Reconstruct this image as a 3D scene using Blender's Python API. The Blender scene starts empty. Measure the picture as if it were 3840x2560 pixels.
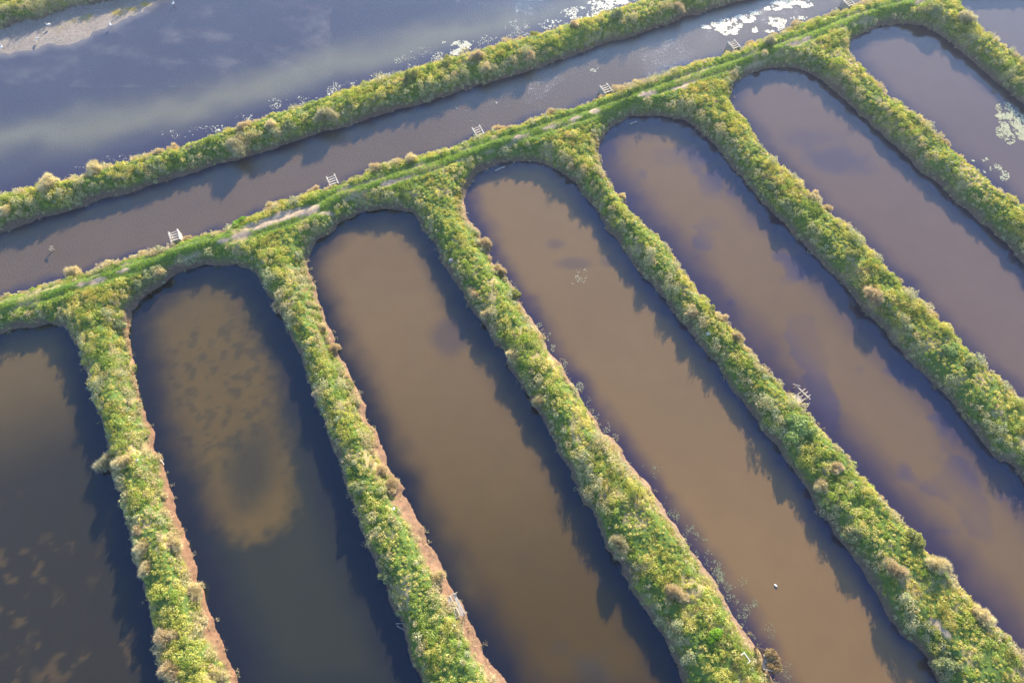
import bpy, math, random
import numpy as np
RNG = np.random.default_rng(11)
random.seed(5)
C = bpy.context.scene.collection
R = math.radians

# ------------------------------------------------------------------ camera model (2352 x 1568 working pixels)
H, TILT, F = 80.0, R(26.2), 1568.0
ct, st = math.cos(TILT), math.sin(TILT)
def w(u, v, z=0.0):
    """pixel -> world point on height z"""
    dx, dy = (u - 1176) / F, (784 - v) / F
    s = (H - z) / (ct - dy * st)
    return np.array([dx * s, (dy * ct + st) * s, z])
def proj(x, y, z=0.0):
    d = y * st + (H - z) * ct
    up = y * ct - (H - z) * st
    return 1176 + F * x / d, 784 - F * up / d
def T(r, c, pts):
    """coordinates read in one of nine enlargements -> working pixels"""
    return [((1280 * c + x * .5484) * .6125, (850 * r + y * .5484) * .6125) for x, y in pts]

# ------------------------------------------------------------------ shorelines
def shore(pts, z=0.0, tag=0):
    return [(w(u, v, z)[0], w(u, v, z)[1], tag) for u, v in pts]
BANK, BEACH, NEAR = 0, 1, 2
P = {}
P['pond0'] = shore(T(1,0,[(-700,830),(-350,790),(0,740),(100,705),(250,680),(400,672),(470,690),(510,760),(535,830),(560,920),(590,1010),(625,1090),(640,1170),(660,1250),(700,1310),(725,1400),(735,1500)]) +
   T(2,0,[(755,60),(770,110),(790,190),(812,270),(840,360),(872,440),(890,520),(905,620),(930,700),(960,790),(985,880),(1005,980),(1030,1080),(1055,1170),(1068,1240),(1080,1340),(1100,1440),(1130,1540),(1190,1800),(-700,1900)]), 0, BANK)
P['pond1'] = shore(T(1,0,[(890,640),(905,580),(960,510),(1040,440),(1120,385),(1200,330),(1300,290),(1400,265),(1500,255),(1620,262),(1700,285),(1745,330),(1800,400),(1850,470),(1885,540),(1930,610),(1970,690),(2000,780),(2040,860),(2070,950),(2110,1060),(2145,1160),(2185,1250),(2220,1340),(2255,1440),(2300,1550)]) +
   T(2,1,[(0,60),(30,180),(70,310),(110,420),(150,520),(190,640),(240,740),(280,840),(310,920),(350,1040),(400,1160),(430,1260),(450,1340),(490,1420),(530,1500),(640,1800)]),0,BANK) + shore(
   T(2,0,[(1740,1800),(1640,1600),(1610,1490),(1570,1390),(1520,1290),(1470,1170),(1425,1050),(1400,920),(1360,800),(1320,680),(1290,580),(1250,480),(1210,370),(1160,240),(1130,140),(1100,30)]) +
   T(1,0,[(1060,1480),(1030,1380),(1000,1290),(980,1200),(955,1100),(935,1000),(915,900),(900,800),(880,700)]), 0, BEACH)
P['pond2'] = shore(T(1,0,[(2112,240),(2125,170),(2170,110),(2230,70)])+T(0,1,[(0,1505),(60,1480),(150,1450),(260,1430),(350,1428),(430,1440),(490,1465),(530,1510),(560,1568)]) +
   T(1,1,[(600,60),(650,130),(690,210),(730,290),(790,390),(840,490),(900,570),(950,630),(1000,710),(1050,790),(1110,860),(1150,960),(1210,1040),(1250,1110),(1310,1190),(1350,1260),(1390,1350),(1430,1430),(1470,1520)]) +
   T(2,1,[(1500,10),(1550,100),(1600,190),(1640,280),(1690,360),(1740,460),(1790,560),(1830,650),(1900,760),(1950,850),(2000,960),(2060,1040),(2110,1120),(2170,1210),(2220,1320),(2270,1420),(2320,1520),(2450,1800)]),0,BANK) + shore(
   T(2,1,[(1250,1800),(1130,1580),(1080,1490),(1020,1400),(960,1310),(910,1210),(880,1120),(840,1040),(780,970),(730,880),(690,780),(650,690),(600,610),(560,540),(530,470),(480,380),(440,300),(405,275),(425,230),(400,190),(350,130),(320,60)]) +
   T(1,1,[(300,1560),(275,1500),(240,1410),(190,1310),(160,1220),(120,1130),(75,1050),(35,960),(0,905)]) +
   T(1,0,[(2310,840),(2270,740),(2230,650),(2200,560),(2170,470),(2130,380),(2108,300)]), 0, BEACH)
P['pond3'] = shore(T(0,1,[(855,1340),(860,1290),(880,1250),(920,1200),(1000,1150),(1080,1115),(1180,1103),(1300,1100),(1390,1110),(1450,1140),(1520,1200),(1600,1265),(1650,1320),(1700,1390),(1760,1460),(1800,1520)]) +
   T(1,1,[(1810,10),(1860,60),(1930,160),(1990,230),(2050,310),(2110,380),(2170,450),(2230,520),(2290,590)]) +
   T(1,2,[(0,655),(50,710),(110,780),(170,860),(240,960),(310,1050),(370,1130),(430,1200),(490,1290),(560,1380),(640,1480),(680,1560)]) +
   T(2,2,[(760,90),(795,160),(850,230),(900,320),(950,420),(1010,500),(1060,580),(1120,650),(1180,730),(1240,820),(1310,930),(1360,1030),(1430,1130),(1500,1220),(1590,1310),(1660,1400),(1720,1500),(1900,1800)]),0,BANK) + shore(
   T(2,2,[(800,1800),(660,1600),(610,1520),(565,1440),(520,1330),(440,1230),(390,1140),(320,1040),(260,950),(200,850),(130,750),(60,660),(0,555)]) +
   T(2,1,[(2290,480),(2230,390),(2170,300),(2120,220),(2050,140),(1990,70)]) +
   T(1,1,[(1940,1560),(1870,1470),(1800,1400),(1750,1330),(1700,1250),(1650,1170),(1610,1100),(1560,1040),(1510,960),(1460,890),(1420,820),(1380,740),(1340,670),(1290,600),(1240,520),(1200,450),(1150,380),(1110,320),(1060,250),(1020,190),(975,110),(945,30)]) +
   T(0,1,[(900,1540),(870,1470),(850,1400)]), .25, BEACH)
P['pond4'] = shore(T(0,1,[(1760,1010),(1765,970),(1800,920),(1860,860),(1950,815),(2060,790),(2180,785),(2330,812)]) +
   T(0,2,[(80,870),(170,940),(240,1020),(300,1100),(370,1160),(440,1240),(520,1340),(600,1440),(680,1510)]) +
   T(1,2,[(710,5),(800,95),(880,170),(950,250),(1040,340),(1100,420),(1180,490),(1240,580),(1320,650),(1400,730),(1460,820),(1540,900),(1620,980),(1700,1060),(1770,1130),(1860,1220),(1930,1310),(2000,1410),(2080,1490)]) +
   T(2,2,[(2130,10),(2220,60),(2280,130),(2334,210),(2450,350),(3000,1000)]),0,BANK) + shore(
   T(2,2,[(3000,2150),(2450,1500),(2334,1370),(2260,1290),(2180,1210),(2100,1130),(2030,1040),(1940,960),(1870,870),(1800,780),(1700,680),(1650,600),(1580,530),(1500,440),(1450,370),(1370,290),(1290,210),(1200,110),(1120,10)]) +
   T(1,2,[(1010,1440),(930,1350),(870,1280),(790,1200),(720,1120),(650,1050),(580,970),(520,890),(450,820),(380,730),(310,660),(250,590),(190,510),(120,430),(50,340),(0,265)]) +
   T(1,1,[(2300,220),(2240,150),(2180,70)]) + T(0,1,[(2110,1560),(2050,1490),(1990,1430),(1940,1370),(1890,1290),(1840,1220),(1790,1150),(1765,1080)]), .6, NEAR)
P['pond5'] = shore(T(0,2,[(335,650),(350,600),(400,550),(480,500),(600,465),(720,460),(830,475),(900,520),(980,570),(1060,640),(1120,700),(1200,780),(1270,830),(1340,890),(1400,950),(1480,1030),(1560,1090),(1640,1180),(1720,1230),(1800,1310),(1890,1390),(1970,1450),(2050,1530)]) +
   T(1,2,[(2080,0),(2150,60),(2230,110),(2290,210),(2340,260),(2450,380),(3000,950)]),0,BANK) + shore(
   T(1,2,[(3000,1850),(2450,1300),(2334,1180),(2300,1150),(2220,1080),(2150,1010),(2070,950),(2000,880),(1920,800),(1850,730),(1790,660),(1720,590),(1640,510),(1560,440),(1500,370),(1450,310),(1380,240),(1310,160),(1230,80)]) +
   T(0,2,[(1160,1568),(1080,1500),(1010,1450),(930,1370),(850,1300),(790,1240),(720,1170),(660,1110),(600,1040),(530,960),(480,900),(420,820),(370,750),(340,700)]), .8, NEAR)
P['pond6'] = shore(T(0,2,[(1140,310),(1160,280),(1230,230),(1330,185),(1450,165),(1550,160),(1650,180),(1730,215),(1810,270),(1890,330),(1960,400),(2040,470),(2130,550),(2220,620),(2334,710),(2450,800),(3000,1300)]),0,BANK) + shore(
   T(0,2,[(3000,2030),(2450,1510),(2334,1410),(2250,1340),(2180,1300),(2100,1230),(2010,1160),(1940,1100),(1870,1040),(1800,980),(1740,920),(1680,860),(1600,800),(1540,750),(1470,690),(1400,640),(1350,580),(1290,530),(1240,460),(1180,400),(1145,350)]), .9, NEAR)
P['pond7'] = shore(T(0,2,[(1930,-60),(2000,-25),(2200,-40),(2600,-30),(3000,60),(3000,1000)]),0,BANK)+shore(T(0,2,[(2450,510),(2340,420),(2290,370),(2220,320),(2130,260),(2060,200),(2000,140),(1960,80),(1920,40),(1885,0)]), 1.1, NEAR)
P['canal'] = shore(T(0,0,[(-700,1790),(-300,1690),(60,1568),(150,1540),(250,1510),(350,1480),(470,1440),(600,1390),(750,1350),(900,1310),(1050,1260),(1200,1215),(1330,1170),(1460,1125),(1600,1095),(1720,1055),(1880,1015),(2000,970),(2150,925)]) +
   T(0,1,[(0,870),(150,825),(300,775),(450,740),(600,695),(750,640),(900,595),(1050,550),(1200,505),(1350,460),(1500,405),(1650,355),(1800,300),(1950,260),(2100,215),(2240,165)]) +
   T(0,2,[(0,120),(150,85),(270,45),(400,10),(700,-80),(1200,-240)]),0,BANK) + shore(
   T(0,2,[(1900,-190),(1300,-15),(1200,15),(1080,45),(950,90),(850,120),(720,165),(600,215),(480,270),(370,320),(250,350),(120,390),(0,420)]) +
   T(0,1,[(2200,480),(2100,525),(1980,555),(1850,600),(1740,640),(1650,680),(1550,710),(1430,745),(1330,775),(1200,820),(1080,855),(980,890),(870,930),(750,980),(600,1020),(460,1050),(330,1090),(200,1130),(100,1190),(0,1225)]) +
   T(0,0,[(2180,1260),(2080,1300),(2000,1335),(1880,1360),(1780,1420),(1660,1480),(1540,1530),(1400,1560)]) +
   T(1,0,[(1250,60),(1180,95),(1060,130),(940,170),(860,185),(760,210),(680,250),(580,285),(480,320),(420,340),(300,360),(180,400),(80,420),(0,450),(-300,530),(-700,620)]), 1.5, NEAR)
P['lagoon'] = shore(T(0,0,[(-700,1530),(-300,1420),(0,1345),(100,1320),(200,1295),(270,1255),(400,1225),(500,1215),(600,1190),(720,1140),(850,1110),(1000,1060),(1120,1020),(1250,990),(1390,935),(1500,910),(1620,865),(1760,815),(1880,770),(2000,740),(2150,690)]) +
   T(0,1,[(0,625),(150,575),(300,535),(400,505),(520,465),(640,430),(780,395),(900,350),(1050,305),(1200,265),(1300,245),(1420,200),(1560,160),(1700,125),(1830,70),(1950,30),(2060,-10),(2300,-90)])+T(0,2,[(300,-180),(600,-280)]), .35, BEACH) + shore(
   T(0,2,[(300,-420)])+T(0,1,[(1600,-420),(800,-400),(0,-380)])+T(0,0,[(1500,-300),(1200,-100),(1000,-40),(760,0),(640,30),(520,60),(400,90),(300,125),(150,160),(0,205),(-300,290),(-700,420)]),0,BANK)
NAMES = list(P)

# ------------------------------------------------------------------ height grid
def vn(x, y, scale, seed=0):
    """smooth value noise, 0..1"""
    x = np.asarray(x) / scale + 137.3; y = np.asarray(y) / scale + 71.9
    r = np.random.default_rng(seed).random((256, 256))
    xi, yi = np.floor(x).astype(int), np.floor(y).astype(int)
    fx, fy = x - xi, y - yi
    fx = fx * fx * (3 - 2 * fx); fy = fy * fy * (3 - 2 * fy)
    g = lambda a, b: r[a & 255, b & 255]
    return (g(xi, yi) * (1 - fx) + g(xi + 1, yi) * fx) * (1 - fy) + (g(xi, yi + 1) * (1 - fx) + g(xi + 1, yi + 1) * fx) * fy
def fbm(x, y, scale, seed=0, o=3):
    t, a, s = 0, 1, 0
    for k in range(o):
        t = t + a * vn(x, y, scale / 2 ** k, seed + k); s += a; a *= .55
    return t / s
ST = .35
gx = np.arange(-98, 98, ST); gy = np.arange(-9, 125, ST)
GX, GY = np.meshgrid(gx, gy)                       # [iy, ix]
# small wobble of every shoreline
WX = GX + (fbm(GX, GY, 1.9, 3, 4) - .5) * 1.15; WY = GY + (fbm(GX, GY, 1.9, 9, 4) - .5) * 1.15
def poly_sd(poly, X, Y):
    """signed distance (positive inside) and tag of the nearest shore piece"""
    p = np.array([(a, b) for a, b, _ in poly]); tg = [t for *_, t in poly]
    n = len(p); best = np.full(X.shape, 1e9); tag = np.zeros(X.shape, int); ins = np.zeros(X.shape, bool)
    for i in range(n):
        a, b = p[i], p[(i + 1) % n]
        e = b - a; L = e @ e + 1e-12
        t = np.clip(((X - a[0]) * e[0] + (Y - a[1]) * e[1]) / L, 0, 1)
        d = (X - a[0] - t * e[0]) ** 2 + (Y - a[1] - t * e[1]) ** 2
        m = d < best; best[m] = d[m]; tag[m] = tg[i]
        if a[1] != b[1]:
            c = ((a[1] > Y) != (b[1] > Y)) & (X < (b[0] - a[0]) * (Y - a[1]) / (b[1] - a[1]) + a[0])
            ins ^= c
    d = np.sqrt(best)
    return np.where(ins, d, -d), tag
SD = {}; sdmax = np.full(GX.shape, -1e9); TAG = np.zeros(GX.shape, int)
for k in NAMES:
    s_, t_ = poly_sd(P[k], WX, WY)
    SD[k] = s_
    m = s_ > sdmax; sdmax[m] = s_[m]; TAG[m] = t_[m]
D = -sdmax                                          # >0 on land
TRACK = [w(u, v, 2.0)[:2] for u, v in T(1,0,[(-400,660),(0,545),(300,465),(560,385),(760,318),(950,265),(1200,175),(1500,85),(1650,50)]) + T(0,0,[(2000,1490),(2200,1405)]) +
   T(0,1,[(0,1330),(200,1268),(400,1200),(640,1130),(850,1050),(1050,980),(1250,920),(1450,855),(1700,775),(1900,710),(2120,625)]) + T(0,2,[(0,550),(200,485),(400,420),(600,345),(800,270),(1000,195),(1200,112),(1400,55),(1600,5),(1800,-50)])]
def line_dist(pts, X, Y):
    best = np.full(X.shape, 1e9); side = np.zeros(X.shape)
    for a, b in zip(pts[:-1], pts[1:]):
        e = b - a; L = e @ e
        t = np.clip(((X - a[0]) * e[0] + (Y - a[1]) * e[1]) / L, 0, 1)
        d = np.hypot(X - a[0] - t * e[0], Y - a[1] - t * e[1])
        m = d < best; best[m] = d[m]; side[m] = np.sign(e[0] * (Y - a[1]) - e[1] * (X - a[0]))[m]
    return best, side
TD, TS = line_dist(TRACK, GX, GY)
def sst(a, b, x):
    t = np.clip((x - a) / (b - a), 0, 1); return t * t * (3 - 2 * t)
U, V = proj(GX, GY)
bw = np.where(TAG == BEACH, .25 + .3 * sst(800, 1250, V) + .45 * (V > 1150) * (U > 600) * (U < 1300), np.where(TAG == NEAR, .2, .22)) + (fbm(GX, GY, 3.5, 21, 4) - .5) * 1.3
bw = np.maximum(bw, .22)
beachy = (TAG == BEACH)
Z = np.where(D > 0,
     np.where(beachy, .25 * sst(0, .6, D) + 1.85 * sst(.5, 2.5, D), 1.1 * sst(-.1, .9, D) + 1.0 * sst(.6, 2.2, D)),
     np.maximum(D * .55, -1.3))
mud = fbm(GX, GY, .8, 31, 4)
Z = Z + np.where(D > .1, (mud - .5) * .22 * np.clip(D, 0, 1), 0)
canopy = fbm(GX, GY, 1.6, 40, 3)
Z = Z + np.where(D > 1.5, (canopy - .5) * .5, 0) * (1 - np.exp(-TD ** 2 / 3))
for s in (-1, 1):                                   # wheel ruts
    Z = Z - .20 * np.exp(-((TD * TS - s * .8) / .28) ** 2) * (D > 1)
# mud flat at the top left of the lagoon
U, V = proj(GX, GY)
flat_px = np.array(T(0,0,[(-600,560),(-200,440),(0,372),(110,350),(250,330),(360,300),(500,300),(600,262),(700,205),(800,160),(900,105),(1000,60),(1100,5),(1300,-70)]))
fl = np.interp(U, flat_px[:, 0], flat_px[:, 1], left=1e3, right=-1e3)
FLAT = np.clip((fl - V) / 14, -1.5, 3) + (fbm(GX * .7 + GY * .25, GY, 3.0, 77, 4) - .5) * 2.6
lag = SD['lagoon'] > 0
Z = np.where(lag & (U < 760) & (V < 160), np.maximum(Z, np.clip(FLAT * .06, -1.2, .09)), Z)

def zat(x, y):
    fx = (np.asarray(x) - gx[0]) / ST; fy = (np.asarray(y) - gy[0]) / ST
    i = np.clip(fx.astype(int), 0, len(gx) - 2); j = np.clip(fy.astype(int), 0, len(gy) - 2)
    a, b = np.clip(fx - i, 0, 1), np.clip(fy - j, 0, 1)
    return (Z[j, i] * (1 - a) + Z[j, i + 1] * a) * (1 - b) + (Z[j + 1, i] * (1 - a) + Z[j + 1, i + 1] * a) * b
def gat(A, x, y):
    i = np.clip(((np.asarray(x) - gx[0]) / ST + .5).astype(int), 0, len(gx) - 1); j = np.clip(((np.asarray(y) - gy[0]) / ST + .5).astype(int), 0, len(gy) - 1)
    return A[j, i]
def z1(x, y): return float(zat(np.array([x]), np.array([y]))[0])

# ------------------------------------------------------------------ mesh and material helpers
def np_mesh(name, verts, faces, col=None, mat=None, smooth=False):
    me = bpy.data.meshes.new(name)
    verts = np.ascontiguousarray(verts, np.float32); faces = np.ascontiguousarray(faces, np.int32)
    nf, k = faces.shape
    me.vertices.add(len(verts)); me.vertices.foreach_set('co', verts.ravel())
    me.loops.add(nf * k); me.loops.foreach_set('vertex_index', faces.ravel())
    me.polygons.add(nf); me.polygons.foreach_set('loop_start', np.arange(nf, dtype=np.int32) * k)
    me.polygons.foreach_set('loop_total', np.full(nf, k, np.int32))
    if smooth: me.polygons.foreach_set('use_smooth', np.ones(nf, bool))
    me.update(calc_edges=True)
    if col is not None:
        ca = me.color_attributes.new('tint', 'FLOAT_COLOR', 'POINT')
        c4 = np.ones((len(verts), 4), np.float32); c4[:, :3] = col
        ca.data.foreach_set('color', c4.ravel())
    if mat: me.materials.append(mat)
    return me
def link(name, me, parent=None, **props):
    o = bpy.data.objects.new(name, me); C.objects.link(o)
    if parent is not None: o.parent = parent
    for k, v in props.items(): o[k] = v
    return o
def grid_obj(mask, Zg, colors, name, mat, smooth=True, **props):
    """mesh of the grid cells that touch the mask"""
    cell = mask[:-1, :-1] | mask[1:, :-1] | mask[:-1, 1:] | mask[1:, 1:]
    jj, ii = np.nonzero(cell); n = len(gx)
    q = np.stack([jj * n + ii, jj * n + ii + 1, (jj + 1) * n + ii + 1, (jj + 1) * n + ii], 1)
    used, inv = np.unique(q, return_inverse=True); q = inv.reshape(q.shape)
    v = np.stack([GX.ravel()[used], GY.ravel()[used], Zg.ravel()[used] if np.ndim(Zg) else np.full(len(used), Zg)], 1)
    c = colors.reshape(-1, 3)[used]
    return link(name, np_mesh(name, v, q, c, mat, smooth), None, **props)
class NT:
    def __init__(s, name):
        s.m = bpy.data.materials.new(name); s.m.use_nodes = True; s.t = s.m.node_tree; s.t.nodes.clear()
        s.out = s.t.nodes.new('ShaderNodeOutputMaterial')
    def n(s, kind, **kw):
        x = s.t.nodes.new('ShaderNode' + kind)
        for k, v in kw.items():
            if k.startswith('i_'): x.inputs[k[2:].replace('_', ' ')].default_value = v
            else: setattr(x, k, v)
        return x
    def l(s, a, b): s.t.links.new(a, b)
def noise_mul(nt, color_out, scale, lo, hi, coord):
    """multiply a colour by noise remapped to lo..hi"""
    nz = nt.n('TexNoise', i_Scale=scale, i_Detail=4.0); nt.l(coord, nz.inputs['Vector'])
    mr = nt.n('MapRange'); mr.inputs['From Min'].default_value = .3; mr.inputs['From Max'].default_value = .7
    mr.inputs['To Min'].default_value = lo; mr.inputs['To Max'].default_value = hi
    nt.l(nz.outputs['Fac'], mr.inputs['Value'])
    mx = nt.n('VectorMath', operation='SCALE'); nt.l(color_out, mx.inputs[0]); nt.l(mr.outputs['Result'], mx.inputs['Scale'])
    return mx.outputs['Vector']
def leaf_mat(name, trans=.45):
    nt = NT(name); a = nt.n('Attribute', attribute_name='tint')
    d = nt.n('BsdfDiffuse'); tr = nt.n('BsdfTranslucent'); g = nt.n('BsdfGlossy', i_Roughness=.45)
    nt.l(a.outputs['Color'], d.inputs['Color'])
    mc = nt.n('VectorMath', operation='MULTIPLY'); mc.inputs[1].default_value = (1.3, 1.2, .5) if trans > .3 else (1.1, 1.02, .8)
    nt.l(a.outputs['Color'], mc.inputs[0]); nt.l(mc.outputs[0], tr.inputs['Color'])
    m = nt.n('MixShader'); m.inputs[0].default_value = trans; nt.l(d.outputs[0], m.inputs[1]); nt.l(tr.outputs[0], m.inputs[2])
    m2 = nt.n('MixShader'); m2.inputs[0].default_value = .03; nt.l(m.outputs[0], m2.inputs[1]); nt.l(g.outputs[0], m2.inputs[2])
    nt.l(m2.outputs[0], nt.out.inputs[0]); return nt.m
def tint_mat(name, rough=.9, bump=.3, bscale=9.0):
    nt = NT(name); a = nt.n('Attribute', attribute_name='tint'); b = nt.n('BsdfPrincipled', i_Roughness=rough)
    geo = nt.n('NewGeometry')
    c = noise_mul(nt, a.outputs['Color'], 2.6, .72, 1.25, geo.outputs['Position'])
    c = noise_mul(nt, c, 14.0, .8, 1.2, geo.outputs['Position'])
    nt.l(c, b.inputs['Base Color'])
    nz = nt.n('TexNoise', i_Scale=bscale, i_Detail=5.0); nt.l(geo.outputs['Position'], nz.inputs['Vector'])
    bp = nt.n('Bump', i_Strength=bump, i_Distance=.15); nt.l(nz.outputs['Fac'], bp.inputs['Height']); nt.l(bp.outputs[0], b.inputs['Normal'])
    nt.l(b.outputs[0], nt.out.inputs[0]); return nt.m
def plain(name, col, rough=.8, var=.25, scale=6.0):
    nt = NT(name); b = nt.n('BsdfPrincipled', i_Roughness=rough); geo = nt.n('TexCoord')
    rgb = nt.n('RGB'); rgb.outputs[0].default_value = (*col, 1)
    c = noise_mul(nt, rgb.outputs[0], scale, 1 - var, 1 + var, geo.outputs['Object'])
    nt.l(c, b.inputs['Base Color']); nt.l(b.outputs[0], nt.out.inputs[0]); return nt.m
def water_mat(name, ripple, fine, rough, ior, angle=-55):
    nt = NT(name); a = nt.n('Attribute', attribute_name='tint')
    b = nt.n('BsdfPrincipled', i_Roughness=rough, i_IOR=ior); b.inputs['Specular Tint'].default_value = (.30, .62, 1, 1)
    geo = nt.n('NewGeometry')
    nt.l(noise_mul(nt, a.outputs['Color'], .35, .97, 1.03, geo.outputs['Position']), b.inputs['Base Color'])
    mp = nt.n('Mapping'); mp.inputs['Rotation'].default_value = (0, 0, R(angle)); mp.inputs['Scale'].default_value = (1, .35, 1)
    nt.l(geo.outputs['Position'], mp.inputs['Vector'])
    n1 = nt.n('TexNoise', i_Scale=fine, i_Detail=3.0, i_Roughness=.6); nt.l(mp.outputs[0], n1.inputs['Vector'])
    n2 = nt.n('TexNoise', i_Scale=.09, i_Detail=2.0); nt.l(geo.outputs['Position'], n2.inputs['Vector'])
    mr = nt.n('MapRange'); mr.inputs['From Min'].default_value = .38; mr.inputs['From Max'].default_value = .62
    mr.inputs['To Min'].default_value = .72; mr.inputs['To Max'].default_value = 1.0
    nt.l(n2.outputs['Fac'], mr.inputs['Value'])
    mu = nt.n('Math', operation='MULTIPLY'); nt.l(mr.outputs[0], mu.inputs[0]); mu.inputs[1].default_value = ripple
    bp = nt.n('Bump', i_Distance=.1); nt.l(mu.outputs[0], bp.inputs['Strength']); nt.l(n1.outputs['Fac'], bp.inputs['Height'])
    nt.l(bp.outputs[0], b.inputs['Normal']); nt.l(b.outputs[0], nt.out.inputs[0]); return nt.m

M_leaf = leaf_mat('leaf'); M_dry = leaf_mat('dry_leaf', .28)
M_soil = tint_mat('soil')
M_concrete = plain('concrete', (.50, .46, .42), .85, .35, 3); M_wood = plain('weathered_wood', (.55, .47, .38)); M_grey = plain('grey_wood', (.42, .38, .35))
M_dark = plain('dark_wood', (.12, .08, .06)); M_white = plain('white_paint', (.8, .8, .8), .5, .08); M_feather = plain('white_feathers', (.82, .82, .8), .8, .05)
M_beak = plain('beak', (.5, .35, .05)); M_black = plain('dark_legs', (.03, .03, .03)); M_rust = plain('dry_vine', (.42, .2, .07)); M_algae = None

# ------------------------------------------------------------------ terrain
def L3(*c): return np.array(c, float)
sand = L3(.50, .38, .28); soil = L3(.30, .165, .10); grey = L3(.16, .11, .085); green = L3(.10, .17, .03); mudc = L3(.30, .26, .24); straw = L3(.34, .28, .14)
TC = np.zeros(GX.shape + (3,)) + green
nzA = fbm(GX, GY, 2.2, 51, 3)
TC = TC * (1 - sst(.55, .7, nzA))[..., None] + straw * sst(.55, .7, nzA)[..., None]
red = sst(1500, 300, U - (V - 784) * .5)            # redder earth towards the lower left dykes
mud2 = fbm(GX, GY, .9, 33, 4)
bankc = grey[None, None] * (1 - (beachy[..., None] * 1.0)) + (soil * (.42 + .42 * red[..., None]) * (.7 + .7 * mud2[..., None]) + sand * .35 * (1 - red[..., None])) * beachy[..., None]
bk = 1 - sst(bw - .1, bw + .5, D)
TC = TC * (1 - bk[..., None]) + bankc * bk[..., None]
BARE = np.zeros(GX.shape)
for s in (-1, 1):
    BARE += np.exp(-((TD * TS - s * .8) / .24) ** 2) * (.06 + .6 * sst(.56, .72, fbm(GX, GY, 3.2, 61 + s, 2)))
def patch(pt, rx, ry, ang=19, k=1.0, z=2.0):
    global BARE
    p = w(pt[0], pt[1], z); a = R(ang)
    dx, dy = GX - p[0], GY - p[1]
    xx, yy = dx * math.cos(a) + dy * math.sin(a), -dx * math.sin(a) + dy * math.cos(a)
    q = (xx / rx) ** 2 + (yy / ry) ** 2 + (fbm(GX, GY, .9, 71) - .5) * 1.3
    BARE = np.maximum(BARE, k * (1 - sst(.7, 1.25, q)))
for (x, y), rx, ry in [((600,515),2.6,.8),((655,495),2.6,.95),((705,484),1.8,.8),((555,540),1.6,.55),((515,552),.9,.35),((222,645),1.1,.4),((190,652),.8,.35),((285,622),1.0,.3),((215,632),.8,.25)]: patch((x, y), rx, ry)
for r, c, x, y, rx, ry in [(0,1,2090,645,1.6,.5),(0,1,1725,765,1.0,.5),(0,1,1600,812,1.2,.3),(0,1,1220,938,1.3,.35),(0,1,1420,872,1.4,.3),(0,1,320,1252,1.2,.4),(0,1,430,1222,1.3,.3),(0,2,50,565,1.6,.4),(0,2,15,592,1.0,.5),(0,2,760,298,1.8,.35),(0,2,850,268,1.0,.4),(0,2,1650,5,2,.3),(0,1,2300,600,1.3,.35),(0,0,2230,1450,1,.3)]:
    patch(T(r, c, [(x, y)])[0], rx, ry)
for r, c, x, y, rx, ry in [(2,2,1740,1185,1.3,.45),(1,1,1440,900,1.4,.4),(2,2,1400,640,.4,.3)]: patch(T(r, c, [(x, y)])[0], rx, ry, -55, 1, 1.6)
BARE = np.clip(BARE, 0, 1)
TC = TC * (1 - BARE[..., None]) + (sand * (.75 + .4 * fbm(GX, GY, .7, 81))[..., None]) * BARE[..., None]
isflat = lag & (U < 760) & (V < 170)
ye = np.zeros(GX.shape)
for x, y, rx in [(380,205,40),(530,155,45),(570,140,30),(800,90,45),(900,60,60),(1000,30,60),(1060,10,40),(610,115,20)]:
    cx, cy = T(0, 0, [(x, y)])[0]
    ye = np.maximum(ye, np.exp(-(((U - cx) / (rx * .34)) ** 2 + ((V - cy) / 6.5) ** 2)))
ye *= sst(.35, .6, fbm(GX, GY, 1.4, 91))
flatc = mudc * (.85 + .3 * fbm(GX, GY, 2.5, 95))[..., None]
flatc = flatc * (1 - ye[..., None]) + L3(.40, .30, .05) * ye[..., None]
TC = np.where(isflat[..., None], flatc, TC)
edge = np.minimum(np.minimum(GX - gx[0], gx[-1] - GX), np.minimum(GY - gy[0], gy[-1] - GY))
Zt = np.where(edge < .1, -1.6, Z)
grid_obj((D > -1.6) | isflat, Zt, TC, 'ground', M_soil, kind='structure', label='earth dykes between the ponds with bare reddish banks and a sandy track')
g = np_mesh('outer_ground', np.array([[-3000, -3000, -1.62], [3000, -3000, -1.62], [3000, 3000, -1.62], [-3000, 3000, -1.62]]), np.array([[0, 1, 2, 3]]), np.tile(green * .9, (4, 1)), M_soil)
link('land', g, None, kind='structure')

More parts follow.
